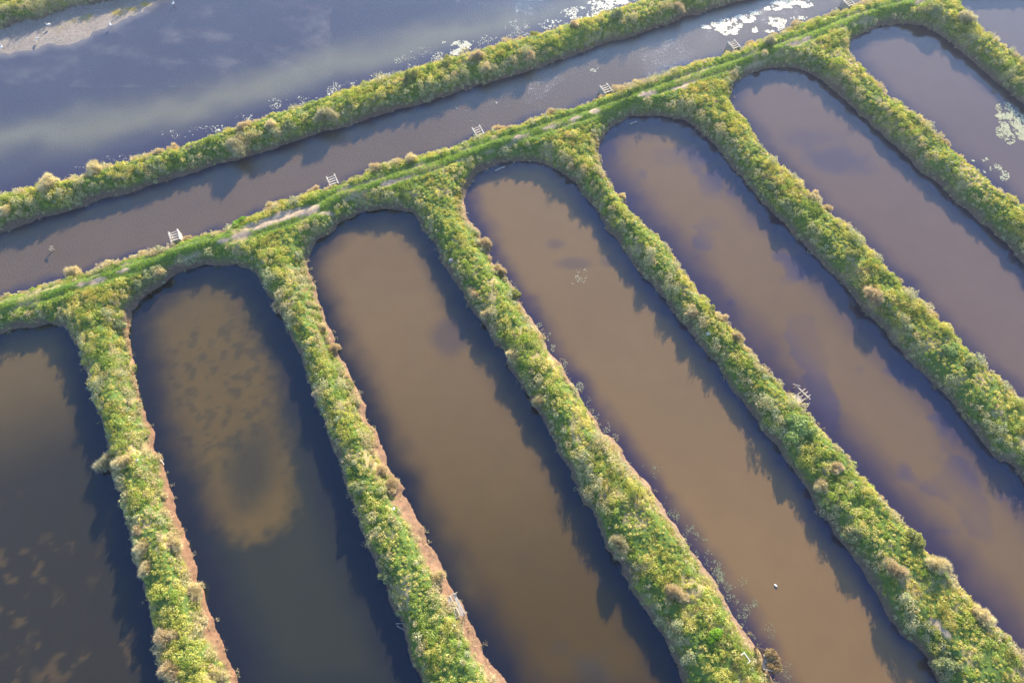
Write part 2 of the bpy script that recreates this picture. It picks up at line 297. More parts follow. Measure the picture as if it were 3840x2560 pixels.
# ------------------------------------------------------------------ water
def blob(cx, cy, rx, ry, ang=0, soft=.35, wob=.5, seed=1, sc=3.0):
    """1 inside an uneven patch given in working pixels"""
    a = R(ang); dx, dy = U - cx, V - cy
    xx, yy = dx * math.cos(a) + dy * math.sin(a), -dx * math.sin(a) + dy * math.cos(a)
    q = np.sqrt((xx / rx) ** 2 + (yy / ry) ** 2) + (fbm(GX, GY, sc, 200 + seed, 4) - .5) * wob
    return (1 - sst(1 - soft, 1 + soft, q))[..., None]
CLEAR_SHADE = L3(.034, .026, .055)  # clear shore water, also painted under the bank shadows to deepen their blue
def water(name, base, label, mat, edgew=2.6, fn=None):
    s_ = SD[name]
    c = np.zeros(GX.shape + (3,)) + np.array(base) * np.array([.76, .69, .45])
    clr_shade = CLEAR_SHADE if name not in ('pond0', 'pond1', 'pond2') else L3(.013, .013, .018)
    c = c * (.93 + .14 * fbm(GX, GY, 14, 300 + len(name)))[..., None]
    if fn: c = fn(c)
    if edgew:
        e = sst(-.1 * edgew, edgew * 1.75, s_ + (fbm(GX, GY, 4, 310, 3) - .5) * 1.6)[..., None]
        c = clr_shade * (1 - e) + c * e
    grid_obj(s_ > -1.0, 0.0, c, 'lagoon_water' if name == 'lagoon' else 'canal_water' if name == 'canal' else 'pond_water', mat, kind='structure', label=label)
def mixc(c, col, k): return c * (1 - k) + L3(*col) * k
def f_lagoon(c):
    lx = np.interp(U, [0, 330, 700, 900, 1150, 1400], [322, 268, 165, 125, 62, 10])
    band = np.exp(-((V - lx + (fbm(GX, GY, 9, 401, 3) - .5) * 60) / 38) ** 2)[..., None]
    c = mixc(c, (.19, .18, .125), band * .8)
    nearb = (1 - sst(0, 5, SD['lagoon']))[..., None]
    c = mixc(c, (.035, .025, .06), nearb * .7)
    shal = sst(-1.6, .6, FLAT)[..., None] * ((U < 760) & (V < 200))[..., None]
    return mixc(c, (.24, .21, .19), shal * .85)
def f_pond0(c):
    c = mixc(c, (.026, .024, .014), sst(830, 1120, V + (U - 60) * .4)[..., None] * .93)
    fl = sst(.60, .68, fbm(GX + 40, GY, 1.6, 420, 4)) * sst(1050, 1300, V) * sst(.35, .55, fbm(GX, GY, 7, 424, 2))
    fl = np.maximum(fl, sst(.56, .64, fbm(GX, GY, 1.1, 421, 4)) * blob(40, 1530, 130, 70)[..., 0])
    return mixc(c, (.13, .085, .03), fl[..., None] * .45)
def f_pond1(c):
    rag = (fbm(GX, GY, 1.0, 431, 4) - .5) * 2 + (fbm(GX, GY, 5, 432, 3) - .5) * 1.4
    def soft(cx, cy, rx, ry, ang, lo, hi):
        a = R(ang); dx, dy = U - cx, V - cy
        q = np.sqrt(((dx * math.cos(a) + dy * math.sin(a)) / rx) ** 2 + ((-dx * math.sin(a) + dy * math.cos(a)) / ry) ** 2)
        return 1 - sst(lo, hi, q + rag * .22)
    silt = np.maximum(soft(478, 860, 180, 350, -14, .5, 1.12), soft(560, 1115, 128, 138, -10, .62, 1.12))
    silt = silt * (1 - .72 * soft(572, 1085, 60, 95, 12, .3, 1.5))
    silt = silt * (1 - .45 * sst(.50, .66, fbm(GX, GY, .9, 430, 5)) * soft(500, 900, 150, 200, 0, .6, 1.2))
    silt = silt * (.80 + .25 * fbm(GX, GY, 3, 433, 4))
    c = c * np.array([.92, .94, .72])
    return mixc(c, (.028, .030, .018), (1 - silt)[..., None] * .95)
def f_pond2(c):
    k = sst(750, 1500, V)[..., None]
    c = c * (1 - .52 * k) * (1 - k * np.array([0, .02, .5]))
    c = mixc(c, (.20, .145, .03), blob(1000, 1290, 45, 150, -30, .8, .5, 7) * .6)
    c = mixc(c, (.045, .04, .055), blob(1030, 770, 40, 45, 0, .5, .8, 8) * .5)
    return mixc(c, (.04, .042, .04), sst(.5, .75, fbm(GX, GY, 6, 440, 3))[..., None] * sst(1150, 1500, V)[..., None] * .6)
def f_pond3(c):
    c = c * (1 + .12 * sst(700, 1500, V)[..., None] * np.array([1, .6, 0]))
    for x, y, rx, ry in [(1275,560,22,12),(1320,605,40,12),(1400,600,22,12)]: c = mixc(c, (.07, .055, .06), blob(x, y, rx, ry, 0, .5, .7, 9) * .45)
    return c
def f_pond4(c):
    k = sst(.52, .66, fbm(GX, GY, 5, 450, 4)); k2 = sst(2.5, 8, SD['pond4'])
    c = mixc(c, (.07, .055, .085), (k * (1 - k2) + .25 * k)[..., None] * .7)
    return c
def f_pond5(c):
    c = mixc(c, (.06, .05, .085), np.clip(blob(1925, 370, 75, 28, 5, .5, 1.0, 11) + blob(1860, 320, 60, 20, 0, .5, 1, 12) * .6 + blob(2050, 640, 90, 20, 45, .5, 1, 13) * .5, 0, 1) * .6)
    return c
calm = water_mat('calm_water', .05, 3.0, .05, 1.7); rip = water_mat('rippled_water', .75, 6.5, .06, 1.85, -60); lagm = water_mat('lagoon_ripples', .6, 6.0, .07, 1.85, -60)
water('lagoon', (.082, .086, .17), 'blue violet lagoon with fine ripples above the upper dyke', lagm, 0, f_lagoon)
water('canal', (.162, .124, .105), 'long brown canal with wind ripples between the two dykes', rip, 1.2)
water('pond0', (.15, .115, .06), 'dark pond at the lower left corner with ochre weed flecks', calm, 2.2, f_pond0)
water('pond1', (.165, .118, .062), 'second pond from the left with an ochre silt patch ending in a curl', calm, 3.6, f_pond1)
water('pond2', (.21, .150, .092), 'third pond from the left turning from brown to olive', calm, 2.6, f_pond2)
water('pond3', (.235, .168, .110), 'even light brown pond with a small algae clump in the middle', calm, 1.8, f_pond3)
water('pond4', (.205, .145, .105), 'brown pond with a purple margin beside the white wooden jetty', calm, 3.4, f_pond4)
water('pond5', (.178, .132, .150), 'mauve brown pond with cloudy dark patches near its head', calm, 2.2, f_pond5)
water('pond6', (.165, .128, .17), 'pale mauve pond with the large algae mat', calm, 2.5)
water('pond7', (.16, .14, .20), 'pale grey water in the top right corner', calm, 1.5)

# ------------------------------------------------------------------ vegetation
def unit(a): return a / (np.linalg.norm(a, axis=-1, keepdims=True) + 1e-9)
def clumps(cen, rad, hgt, col, n, Lf, Wf, spike=.3, jit=.16, up=.1, rng=RNG, lobes=.25, dep=.26, nj=.38):
    """leaf triangles over many domed clumps; returns verts, faces, colours"""
    cen = np.asarray(cen, float); n_i = np.maximum(4, (np.broadcast_to(n, (len(cen),)))).astype(int)
    idx = np.repeat(np.arange(len(cen)), n_i); N = len(idx)
    az = rng.random(N) * 2 * np.pi; zz = rng.random(N) ** .8 * 1.1 - .1
    rr = np.sqrt(np.clip(1 - zz ** 2, 0, 1))
    d = np.stack([rr * np.cos(az), rr * np.sin(az), zz], 1)
    ph = rng.random((len(cen), 2))[idx] * 6.28
    lob = 1 + lobes * np.sin(az * 3 + ph[:, 0]) * np.sin(zz * 5 + ph[:, 1]) 
    depth = 1 - dep * rng.random(N) ** 1.6
    RR = np.broadcast_to(rad, (len(cen),))[idx]; HH = np.broadcast_to(hgt, (len(cen),))[idx]
    p = cen[idx] + np.stack([d[:, 0] * RR, d[:, 1] * RR, d[:, 2] * HH], 1) * (lob * depth)[:, None]
    rv = unit(rng.normal(size=(N, 3)))
    tang = unit(np.cross(d, rv))
    sp = np.broadcast_to(spike, (len(cen),))[idx][:, None]
    a = unit(tang * (1 - sp) + d * sp + np.array([0, 0, up]) + rv * .25)
    s = unit(np.cross(d + rv * nj, a))
    LL = (np.broadcast_to(Lf, (len(cen),))[idx] * (.6 + .8 * rng.random(N)))[:, None]; WW = (np.broadcast_to(Wf, (len(cen),))[idx] * (.6 + .8 * rng.random(N)))[:, None]
    v = np.stack([p - s * WW / 2, p + s * WW / 2, p + a * LL], 1).reshape(-1, 3)
    f = np.arange(N * 3).reshape(-1, 3)
    c = np.broadcast_to(col, (len(cen), 3))[idx] * (1 + (rng.random((N, 1)) - .5) * 2 * jit) * (1 + (rng.random((N, 3)) - .5) * .12)
    return v, f, np.repeat(c, 3, 0)
def inview(x, y, m=90):
    u, v = proj(x, y, 1.5); return (u > -m) & (u < 2352 + m) & (v > -m) & (v < 1568 + m)
def scatter(step, jitter=.5):
    xs, ys = np.meshgrid(np.arange(gx[0] + 1, gx[-1] - 1, step), np.arange(gy[0] + 1, gy[-1] - 1, step))
    x = xs.ravel() + (RNG.random(xs.size) - .5) * 2 * jitter * step; y = ys.ravel() + (RNG.random(xs.size) - .5) * 2 * jitter * step
    k = inview(x, y) & (gat(D, x, y) > -.35); return x[k], y[k]
# palettes (base colours of the species, TAN partly for sunlit edges)
HERB = np.array([[.54,.56,.15],[.64,.62,.20],[.37,.48,.09],[.72,.67,.28],[.48,.56,.15],[.30,.40,.08]])
COARSE = np.array([[.52,.47,.18],[.44,.43,.14],[.60,.52,.25],[.36,.40,.11]])
SAGE = np.array([[.50,.52,.28],[.58,.56,.32],[.45,.49,.30],[.64,.59,.33],[.54,.55,.27]])
TAN = np.array([[.70,.60,.38],[.66,.54,.35],[.74,.66,.40],[.62,.54,.31]])
def regions(x, y):
    """which bit of dyke a point belongs to, for splitting the cover into separate objects"""
    u, v = proj(x, y, 1.0)
    up = (v < 565 - u * .292) & (u < 1950)                     # strip between lagoon and canal
    far = (v < 90 - u * .15)
    return np.where(far, 0, np.where(up, 1, 2))
def ridge(u, v):                                               # 0..6: dyke fingers from left to right
    X0 = np.array([330, 835, 1345, 1790, 2300, 2800, 3300]); s = (X0 + 662) / 3405.
    uu = -662 + (u + 662) * 3405. / (v + 2405.)
    return np.argmin(np.abs(uu[:, None] - X0[None]), 1)
def cover_region(x, y):
    u, v = proj(x, y, 1.0); r = regions(x, y)
    td = gat(TD, x, y)
    rid = ridge(u, v)
    return np.where(r < 2, r, np.where(td < 2.4, 2, 3 + rid))
acc = {}
def add(kind, reg, arr):
    acc.setdefault((kind, reg), []).append(arr)
def emit(kind, x, y, z, rad, hgt, col, n, L_, W_, spike, **kw):
    reg = cover_region(x, y)
    for r_ in np.unique(reg):
        m = reg == r_
        pick = lambda q: q[m] if np.ndim(q) and len(q) == len(m) else q
        add(kind, int(r_), clumps(np.stack([x[m], y[m], z[m]], 1), pick(rad), pick(hgt), col[m], pick(n), pick(L_), pick(W_), pick(spike), **kw))
# --- herb layer
x, y = scatter(.5)
d, td, bwp, bare = gat(D, x, y), gat(TD, x, y), gat(bw, x, y), gat(BARE, x, y)
fl = gat(isflat, x, y)
ru = np.minimum(np.abs(td - .8), 9)
k = (d > bwp + .35) & ~fl & (bare < .35 + .4 * RNG.random(len(x))) & (td > 1.45)
x, y, d, td = x[k], y[k], d[k], td[k]
u, v = proj(x, y, 1)
junction = sst(9, 3.0, td) * sst(3.6, 5.2, d)
coarse_p = np.clip(.10 + .75 * junction + 1.3 * (fbm(x, y, 7, 500) - .5), 0, .95)
isc = RNG.random(len(x)) < coarse_p
sel = np.clip((fbm(x, y, 4.5, 510, 3) - .25) * 2 * 6 + RNG.normal(0, .9, len(x)), 0, 5).astype(int)
col = np.where(isc[:, None], COARSE[RNG.integers(0, 4, len(x))], HERB[sel])
lowp = sst(.40, .56, fbm(x, y, 5, 505, 3)); rad = (.20 + .46 * RNG.random(len(x)) ** 2.2) * (.55 + .45 * lowp); hgt = rad * (.5 + .8 * RNG.random(len(x)))
lump = (fbm(x, y, 1.15, 560, 2) - .5) * .8 * lowp
emit('herbs', x, y, zat(x, y) - .05 + lump, rad, hgt, col, (34 + rad ** 2 * 400).astype(int), np.where(isc, .26, .13), np.where(isc, .045, .10), np.where(isc, .75, .22))
# --- short grass along the track
x, y = scatter(.30)
d, td, bare = gat(D, x, y), gat(TD, x, y), gat(BARE, x, y)
k = (td < 1.75) & (d > 1.0) & (bare < .3) & (np.abs(td - .8) > .15)
x, y, td = x[k], y[k], td[k]
col = np.where((RNG.random(len(x)) < .65)[:, None], np.array([.24, .44, .04]), np.array([.38, .50, .07])) * (.8 + .4 * fbm(x, y, 3, 520))[:, None]
emit('turf', x, y, zat(x, y) - .04, .2 + 0 * x, .1 + .14 * np.exp(-(td / .4) ** 2) + .05 * RNG.random(len(x)), col, 20, .13, .05, .5)
# --- shrubs and rushes that line the banks
x, y = scatter(.66)
d, bwp, tg, td, fl = gat(D, x, y), gat(bw, x, y), gat(TAG, x, y), gat(TD, x, y), gat(isflat, x, y)
k = (d > .1) & (d > bwp - .05) & (d < bwp + .7 + 1.4 * fbm(x, y, 4, 545, 2)) & ~fl & (td > np.where(d < 1.6, 1.05, 1.7))
k &= RNG.random(len(x)) < np.where(tg == BEACH, .86, .92) * sst(.18, .40, fbm(x, y, 2.6, 546, 2))
x, y, d, bwp, tg = x[k], y[k], d[k], bwp[k], tg[k]
u, v = proj(x, y, 1)
tan_lit_p = np.clip(.25 + .35 * (tg != BANK) + 1.6 * (fbm(x, y, 5, 530, 2) - .5), .05, .9)  # more straw colour off the BANK shores paints in their sunlit edges
ist = RNG.random(len(x)) < tan_lit_p
col = np.where(ist[:, None], TAN[RNG.integers(0, 4, len(x))], SAGE[RNG.integers(0, 5, len(x))])
big = fbm(x, y, 3.2, 540, 2)
rad = .26 + .18 * RNG.random(len(x)) + .60 * RNG.random(len(x)) * sst(.38, .68, big); rad = rad * (.5 + .42 * sst(.2, 1.3, d)); hgt = rad * (1.0 + .7 * RNG.random(len(x)))
emit('brush', x, y, zat(x, y) - .1 + (fbm(x, y, 1.6, 561, 2) - .45) * .9, rad, hgt, col, (70 + rad ** 2 * 430).astype(int), .16, .075, np.where(ist, .6, .3), lobes=.3)
# --- sparse tufts on the bare banks
x, y = scatter(.6)
d, bwp, fl = gat(D, x, y), gat(bw, x, y), gat(isflat, x, y)
k = (d > -.3) & (d < bwp + .2) & ~fl & (RNG.random(len(x)) < .30)
x, y = x[k], y[k]
emit('brush', x, y, np.maximum(zat(x, y), 0) - .05, .12 + .15 * RNG.random(len(x)), .15 + .2 * RNG.random(len(x)), TAN[RNG.integers(0, 4, len(x))] * .9, 22, .2, .05, .7)
WHERE = {0: 'on the far bank beyond the mud flat', 1: 'along the strip between lagoon and canal', 2: 'beside the wheel track',
         3: 'on the dyke finger farthest left', 4: 'on the dyke finger carrying the collapsed hut', 5: 'on the third dyke finger with the pale beach',
         6: 'on the dyke finger with the white wooden jetty', 7: 'on the fifth dyke finger with dark undercut bank', 8: 'on the sixth dyke finger beside the algae mat', 9: 'on the dyke in the top right corner'}
KN = {'herbs': ('undergrowth', 'bright green herbs and yellow grass ', 'undergrowth'), 'turf': ('grass', 'short bright green grass ', 'grass'), 'brush': ('shrubbery', 'low sage and tan scrub lining the water ', 'shrubbery')}
for (kind, reg), parts in acc.items():
    vs, fs, cs, o_ = [], [], [], 0
    for v_, f_, c_ in parts:
        vs.append(v_); fs.append(f_ + o_); cs.append(c_); o_ += len(v_)
    nm, lb, ca = KN[kind]
    link(nm, np_mesh(nm, np.concatenate(vs), np.concatenate(fs), np.concatenate(cs), M_dry if kind == 'brush' else M_leaf), None, kind='stuff', label=lb + WHERE[reg], category=ca)
del acc

# --- single shrubs one can point to
def stems(rad, h, n, seed, thick=.035):
    r = random.Random(seed); V_, F_ = [], []
    for i in range(n):
        a = r.random() * 6.28; q = rad * (.3 + .6 * r.random()); tip = (q * math.cos(a), q * math.sin(a), h * (.6 + .4 * r.random()))
        b = len(V_); px, py = -math.sin(a), math.cos(a)
        for (t, k_) in ((0, 1), (.5, .7), (1, .2)):
            c0 = (tip[0] * t * (.5 + .5 * t), tip[1] * t * (.5 + .5 * t), tip[2] * t - .1)
            for ang in (0, 2.1, 4.2):
                V_.append((c0[0] + px * math.cos(ang) * thick * k_, c0[1] + py * math.cos(ang) * thick * k_, c0[2] + math.sin(ang) * thick * k_))
        for s_ in range(2):
            for j in range(3):
                F_.append((b + s_ * 3 + j, b + s_ * 3 + (j + 1) % 3, b + s_ * 3 + 3 + (j + 1) % 3, b + s_ * 3 + 3 + j))
    return np.array(V_), np.array(F_)
M_twig = plain('twigs', (.26, .19, .13))
VAR = {}
def shrub_meshes(kind, i):
    key = (kind, i)
    if key in VAR: return VAR[key]
    rng = np.random.default_rng(900 + 17 * i + len(kind))
    col = {'tan': L3(.56, .50, .33), 'silver': L3(.42, .40, .28), 'sage': L3(.27, .31, .18), 'green': L3(.20, .36, .04), 'russet': L3(.50, .42, .29), 'olive': L3(.28, .30, .12), 'dome': L3(.24, .33, .12)}[kind]
    fluffy = kind in ('tan', 'silver', 'russet')
    m = 7 if fluffy else 9                                     # sub clumps give an uneven outline
    cen = np.concatenate([[[0, 0, .15]], np.stack([rng.normal(0, .45, m), rng.normal(0, .45, m), rng.random(m) * .45], 1)])
    rr = np.concatenate([[.75], .32 + .25 * rng.random(m)]); cc = col * 1.35 * (.85 + .35 * rng.random((m + 1, 1)))
    v_, f_, c_ = clumps(cen, rr, rr * 1.05, cc, (160 + rr * 560).astype(int), .34 if fluffy else .16, .045 if fluffy else .11, .85 if fluffy else .3, rng=rng, jit=.22)
    VAR[key] = (np_mesh('shrub', v_, f_, c_, M_dry if fluffy else M_leaf), np_mesh('stems', *stems(.6, .9, 9, i), None, M_twig))
    return VAR[key]
KW = {'tan': 'straw coloured', 'silver': 'silvery feathery', 'sage': 'grey green rounded', 'green': 'vivid lime green', 'russet': 'reddish brown', 'olive': 'dark olive', 'dome': 'smooth green dome shaped'}
SZ = lambda s: 'very large' if s > 1.75 else 'large' if s > 1.25 else 'medium' if s > .95 else 'small'
SHR = [  # tile row, column, x, y, kind, size, place
 (0,0,1605,985,'silver',2.0,'tallest on the strip between lagoon and canal, casting a forked shadow'),
 (0,0,645,1160,'tan',1.7,'on the lagoon edge, spiky, second in from the left'),
 (0,0,325,1255,'tan',1.6,'on the lagoon edge of the strip, nearest its left end'),
 (0,0,2205,760,'silver',1.8,'on the strip, beside two white egrets on the lagoon shore'),
 (0,0,1660,865,'russet',1.2,'on the lagoon edge just above the biggest silvery shrub'),
 (0,0,1180,1005,'russet',1.1,'on the lagoon edge between the two spiky tan shrubs and the egret'),
 (0,0,1070,1045,'russet',1.1,'on the lagoon edge left of another russet one, touching green herbs'),
 (0,0,1910,935,'russet',1.0,'at the canal side of the strip right of the biggest silvery shrub'),
 (0,0,2000,895,'sage',1.3,'at the canal side of the strip beside a russet one'),
 (0,0,1845,845,'tan',1.1,'on the strip halfway between the two silvery shrubs'),
 (0,0,80,1480,'tan',1.1,'on the strip at the left picture edge'),
 (0,1,475,500,'olive',1.7,'on the lagoon edge below the floating white algae patch'),
 (0,1,720,425,'olive',1.4,'on the lagoon edge just right of the darkest olive mound'),
 (0,1,930,375,'russet',1.3,'on the lagoon edge right below the algae patch'),
 (0,1,1020,325,'russet',1.0,'on the lagoon edge between algae patch and sun glitter'),
 (0,1,1340,225,'olive',1.3,'on the lagoon edge before the sun glitter starts'),
 (0,1,1880,85,'sage',1.8,'on the strip beside the brightest sun glitter'),
 (0,1,1590,165,'russet',1.1,'on the lagoon edge left of the brightest sun glitter'),
 (0,1,1290,415,'russet',1.4,'standing at the canal side of the strip above its dark bank'),
 (0,1,990,475,'tan',1.3,'at the canal side of the strip, pair with a sage one'),
 (0,1,170,760,'sage',1.3,'at the canal side of the strip hanging over the dark bank'),
 (0,1,2290,75,'russet',1.5,'on the strip near the top edge of the picture'),
 (0,0,1615,1530,'green',1.4,'beside the sandy bare patch of the track'),
 (0,0,2140,1300,'russet',1.2,'on the canal shore left of the second sluice'),
 (0,0,1860,1400,'tan',1.1,'on the canal shore between the sandy patch and the second sluice'),
 (1,0,495,305,'tan',1.6,'on the canal shore, spiky, alone above the small bare patches of track'),
 (1,0,960,165,'tan',1.0,'on the canal shore left of the first sluice'),
 (1,0,1250,75,'russet',.9,'grown against the first sluice'),
 (1,0,720,235,'tan',.9,'on the canal shore between the spiky lone shrub and the first sluice'),
 (0,1,240,1145,'russet',1.2,'on the canal shore midway between second and third sluices'),
 (0,1,470,1085,'tan',1.2,'on the canal shore left of the third sluice, low and wide'),
 (0,1,1090,870,'russet',1.1,'on the canal shore just right of the third sluice'),
 (0,1,1440,755,'russet',1.2,'on the canal shore midway between third and fourth sluices'),
 (0,1,1910,600,'russet',1.2,'grown against the fourth sluice'),
 (0,1,2030,560,'tan',1.2,'second to the right of the fourth sluice'),
 (0,2,780,160,'russet',1.2,'on the canal shore midway between the last two sluices'),
 (0,2,600,275,'silver',1.3,'beside the track right of the fifth sluice'),
 (0,2,480,285,'russet',1.1,'on the canal shore next right of the fifth sluice'),
 (0,2,1940,115,'silver',1.7,'at the start of the top right dyke'),
 (0,2,1730,50,'sage',1.4,'on the junction at the head of the top right dyke'),
 (0,2,545,400,'tan',.9,'on the head of the sixth pond beside the track'),
 (0,2,920,480,'sage',1.1,'on the bank at the right shoulder of the sixth pond'),
 (0,2,1790,965,'russet',1.0,'hanging over the pond with the large algae mat'),
 (0,2,810,1225,'tan',1.2,'hanging over the mauve pond from its left dyke'),
 (0,2,900,1345,'russet',1.3,'overhanging the mauve pond, second down its left dyke'),
 (0,2,985,1410,'russet',1.1,'overhanging the mauve pond, third down its left dyke'),
 (0,2,615,1265,'sage',1.2,'on the fifth dyke finger opposite the overhanging tan one'),
 (0,2,720,1375,'sage',1.3,'on the fifth dyke finger, larger of two grey ones'),
 (0,1,1920,1320,'tan',.9,'overhanging the purple edged pond near its head'),
 (0,1,1570,1165,'tan',1.0,'on the right shoulder of the pond with the floating board'),
 (1,0,810,665,'sage',1.3,'on the narrow beach corner at the head of the second pond'),
 (1,0,1105,330,'tan',1.0,'on the bank above the head of the second pond'),
 (1,0,1030,365,'sage',1.1,'just left of a tan shrub heading the second pond'),
 (1,0,965,405,'sage',1.1,'second left of a tan shrub heading the second pond'),
 (1,0,2195,690,'tan',.9,'on the beach side of the second dyke finger near its head'),
 (1,0,2280,830,'russet',1.0,'on the beach side of the second dyke finger below a tan one'),
 (1,0,1900,540,'russet',1.1,'on the pond bank of the second dyke finger near its head'),
 (2,0,735,35,'silver',1.8,'leaning far out over the dark corner pond'),
 (2,0,830,60,'tan',1.3,'behind the leaning silvery shrub on the first dyke finger'),
 (2,0,940,520,'russet',1.1,'on the corner pond bank of the first dyke finger, midway down'),
 (2,0,970,660,'tan',1.1,'just below the russet shrub on the corner pond bank'),
 (2,0,990,790,'tan',1.1,'on the corner pond bank, pointing out over the water'),
 (2,0,1120,1260,'russet',1.6,'on the lower part of the first dyke finger, corner pond side'),
 (2,0,1155,1480,'russet',1.5,'lowest on the first dyke finger, corner pond side'),
 (2,0,1200,620,'tan',1.3,'on the red beach side of the first dyke finger, midway'),
 (2,0,1330,950,'tan',1.3,'on the red beach side of the first dyke finger, lower third'),
 (2,0,1490,1510,'tan',1.5,'at the foot of the picture beside the red beach'),
 (1,1,1005,600,'tan',1.3,'on the third dyke finger, shadow side, at its first bulge'),
 (1,1,1185,880,'tan',1.4,'on the third dyke finger, shadow side, broadest of its row'),
 (1,1,1355,1185,'tan',1.1,'on the third dyke finger, shadow side, above the grey bank scar'),
 (1,1,905,465,'russet',1.2,'on the third dyke finger, shadow side, near the green gap'),
 (1,1,985,105,'russet',1.2,'overhanging the pond with the algae clump near its head'),
 (1,1,1090,300,'russet',1.1,'overhanging the pond with the algae clump, second down'),
 (1,1,1190,450,'olive',1.1,'overhanging the pond with the algae clump, third down'),
 (1,1,1295,1090,'sage',1.3,'on the third dyke finger, shadow side, pale and smooth'),
 (1,1,60,1095,'olive',1.1,'overhanging the olive pond from the hut dyke'),
 (2,1,270,130,'russet',1.1,'on the beach side of the hut dyke, upper of two'),
 (2,1,340,215,'russet',1.2,'on the beach side of the hut dyke beside the jutting beach point'),
 (2,1,315,840,'sage',1.3,'dark against the white bank scar on the hut dyke'),
 (2,1,650,850,'tan',1.2,'on the beach above the collapsed hut'),
 (2,1,120,240,'sage',1.3,'on the shaded bank near the top of the lower hut dyke'),
 (2,1,1900,610,'silver',1.5,'on the third dyke finger, shadow side, low in the picture'),
 (2,1,2290,940,'russet',1.4,'among green herbs on the third dyke finger near the bottom'),
 (1,2,265,630,'russet',1.0,'round, on the little beach of the jetty dyke, upper'),
 (1,2,360,745,'russet',1.2,'round, on the little beach of the jetty dyke, lower'),
 (1,2,195,580,'olive',1.0,'round, just above the two russet ones on the jetty dyke'),
 (1,2,60,600,'russet',1.2,'on the shaded bank of the jetty dyke above the plastic scrap'),
 (1,2,810,1350,'dome',2.1,'spreading across the jetty dyke below the jetty'),
 (1,2,1850,830,'dome',1.7,'round topped, in the middle of the fifth dyke finger'),
 (1,2,1310,480,'russet',1.6,'on the shaded side of the fifth dyke finger, brownest there'),
 (1,2,1165,180,'olive',1.1,'small ball on the crest of the fifth dyke finger'),
 (1,2,1970,920,'sage',1.2,'directly below the green dome on the fifth dyke finger'),
 (1,2,1730,590,'russet',1.1,'overhanging the mauve pond halfway down the fifth dyke finger'),
 (2,2,1480,810,'russet',1.6,'in the middle of the jetty dyke, lower part'),
 (2,2,1290,220,'green',.7,'tiny, overhanging the purple margin'),
 (2,2,1060,90,'russet',1.1,'on the crest of the lower jetty dyke'),
 (2,2,1610,600,'olive',1.4,'bulging over the purple margin, upper of three'),
 (2,2,1740,760,'tan',1.5,'bulging over the purple margin, middle of three'),
 (2,2,2050,1110,'tan',1.6,'bulging over the purple margin, lowest of three'),
 (2,2,1820,1440,'sage',1.8,'on the shaded bank at the foot of the jetty dyke'),
 (2,2,940,220,'tan',1.2,'on the shaded bank of the jetty dyke above the black undercut'),
 (2,2,1140,580,'sage',1.4,'on the shaded bank of the jetty dyke jutting over blue shadow'),
 (2,2,230,1230,'green',1.2,'at the foot of the third dyke finger above the thatched jetty'),
]
for i, (r, c, px, py, kind, size, place) in enumerate(SHR):
    u, v = T(r, c, [(px, py)])[0]
    p = w(u, v, 2.0)
    dd = float(gat(D, p[0], p[1]))
    hz = z1(p[0], p[1]); p = w(u, v, max(hz, .3) + .35 * size)
    hz = max(z1(p[0], p[1]), .15)
    me, ms = shrub_meshes(kind, i % 3)
    o = link('shrub', me, None, label=f'{KW[kind]} shrub {place}'.replace(',', ''), category='shrub', group='single shrubs on the dykes')
    o.location = (p[0], p[1], hz - .1); s = size * (.58 + .12 * random.random()); o.scale = (s, s, s * (1.25 if kind != 'dome' else .7)); o.rotation_euler = (0, 0, i * 2.4)
    q = link('stems', ms, o)

# ------------------------------------------------------------------ floating algae
nt = NT('algae'); a_ = nt.n('Attribute', attribute_name='tint'); b_ = nt.n('BsdfPrincipled', i_Roughness=.28); nt.l(a_.outputs['Color'], b_.inputs['Base Color']); nt.l(b_.outputs[0], nt.out.inputs[0]); M_algae = nt.m
def flakes(pts, size, cols, tilt, rng):
    n = len(pts); k = 5
    an = rng.random((n, 1)) * 6.28 + np.arange(k)[None] * 6.28 / k + rng.normal(0, .3, (n, k))
    rr = size[:, None] * (.5 + .7 * rng.random((n, k)))
    el = .5 + .5 * rng.random((n, 1)); th = rng.random((n, 1)) * 3.14
    lx, ly = rr * np.cos(an), rr * np.sin(an) * el
    X = lx * np.cos(th) - ly * np.sin(th); Y = lx * np.sin(th) + ly * np.cos(th)
    tx, ty = rng.normal(0, tilt, (n, 1)), rng.normal(0, tilt, (n, 1))
    Zf = .02 + .012 * rng.random((n, 1)) + np.abs(X * tx + Y * ty)
    v = np.stack([pts[:, :1] + X, pts[:, 1:2] + Y, Zf], 2).reshape(-1, 3)
    return v, np.arange(n * k).reshape(n, k), np.repeat(cols, k, 0)
def algae(label, spots, n, size, col, tilt=.06, seed=0, cat='algae', name='algae_mat'):
    """spots: (u, v, ru, rv, weight) in working pixels"""
    rng = np.random.default_rng(600 + seed); W_ = np.array([s[4] for s in spots], float); W_ /= W_.sum(); pts = []
    for s, k in zip(spots, (W_ * n).astype(int)):
        a = rng.random(k) * 6.28; q = rng.random(k) ** .6
        for uu, vv in zip(s[0] + s[2] * q * np.cos(a), s[1] + s[3] * q * np.sin(a)): pts.append(w(uu, vv, .02))
    pts = np.array(pts); keep = fbm(pts[:, 0], pts[:, 1], .9, 610 + seed, 4) > .485 + .16 * (rng.random(len(pts)) - .5)
    pts = pts[keep & (gat(D, pts[:, 0], pts[:, 1]) < -.1)]
    cols = np.array(col) * (.75 + .5 * rng.random((len(pts), 1)))
    v, f, c = flakes(pts, size * (.4 + rng.random(len(pts)) ** 2 * 1.2), cols, tilt, rng)
    link(name, np_mesh(name, v, f, c, M_algae), None, kind='stuff', label=label, category=cat)
tt = lambda r, c, x, y, rx, ry, wt: (*T(r, c, [(x, y)])[0], rx * .336, ry * .336, wt)
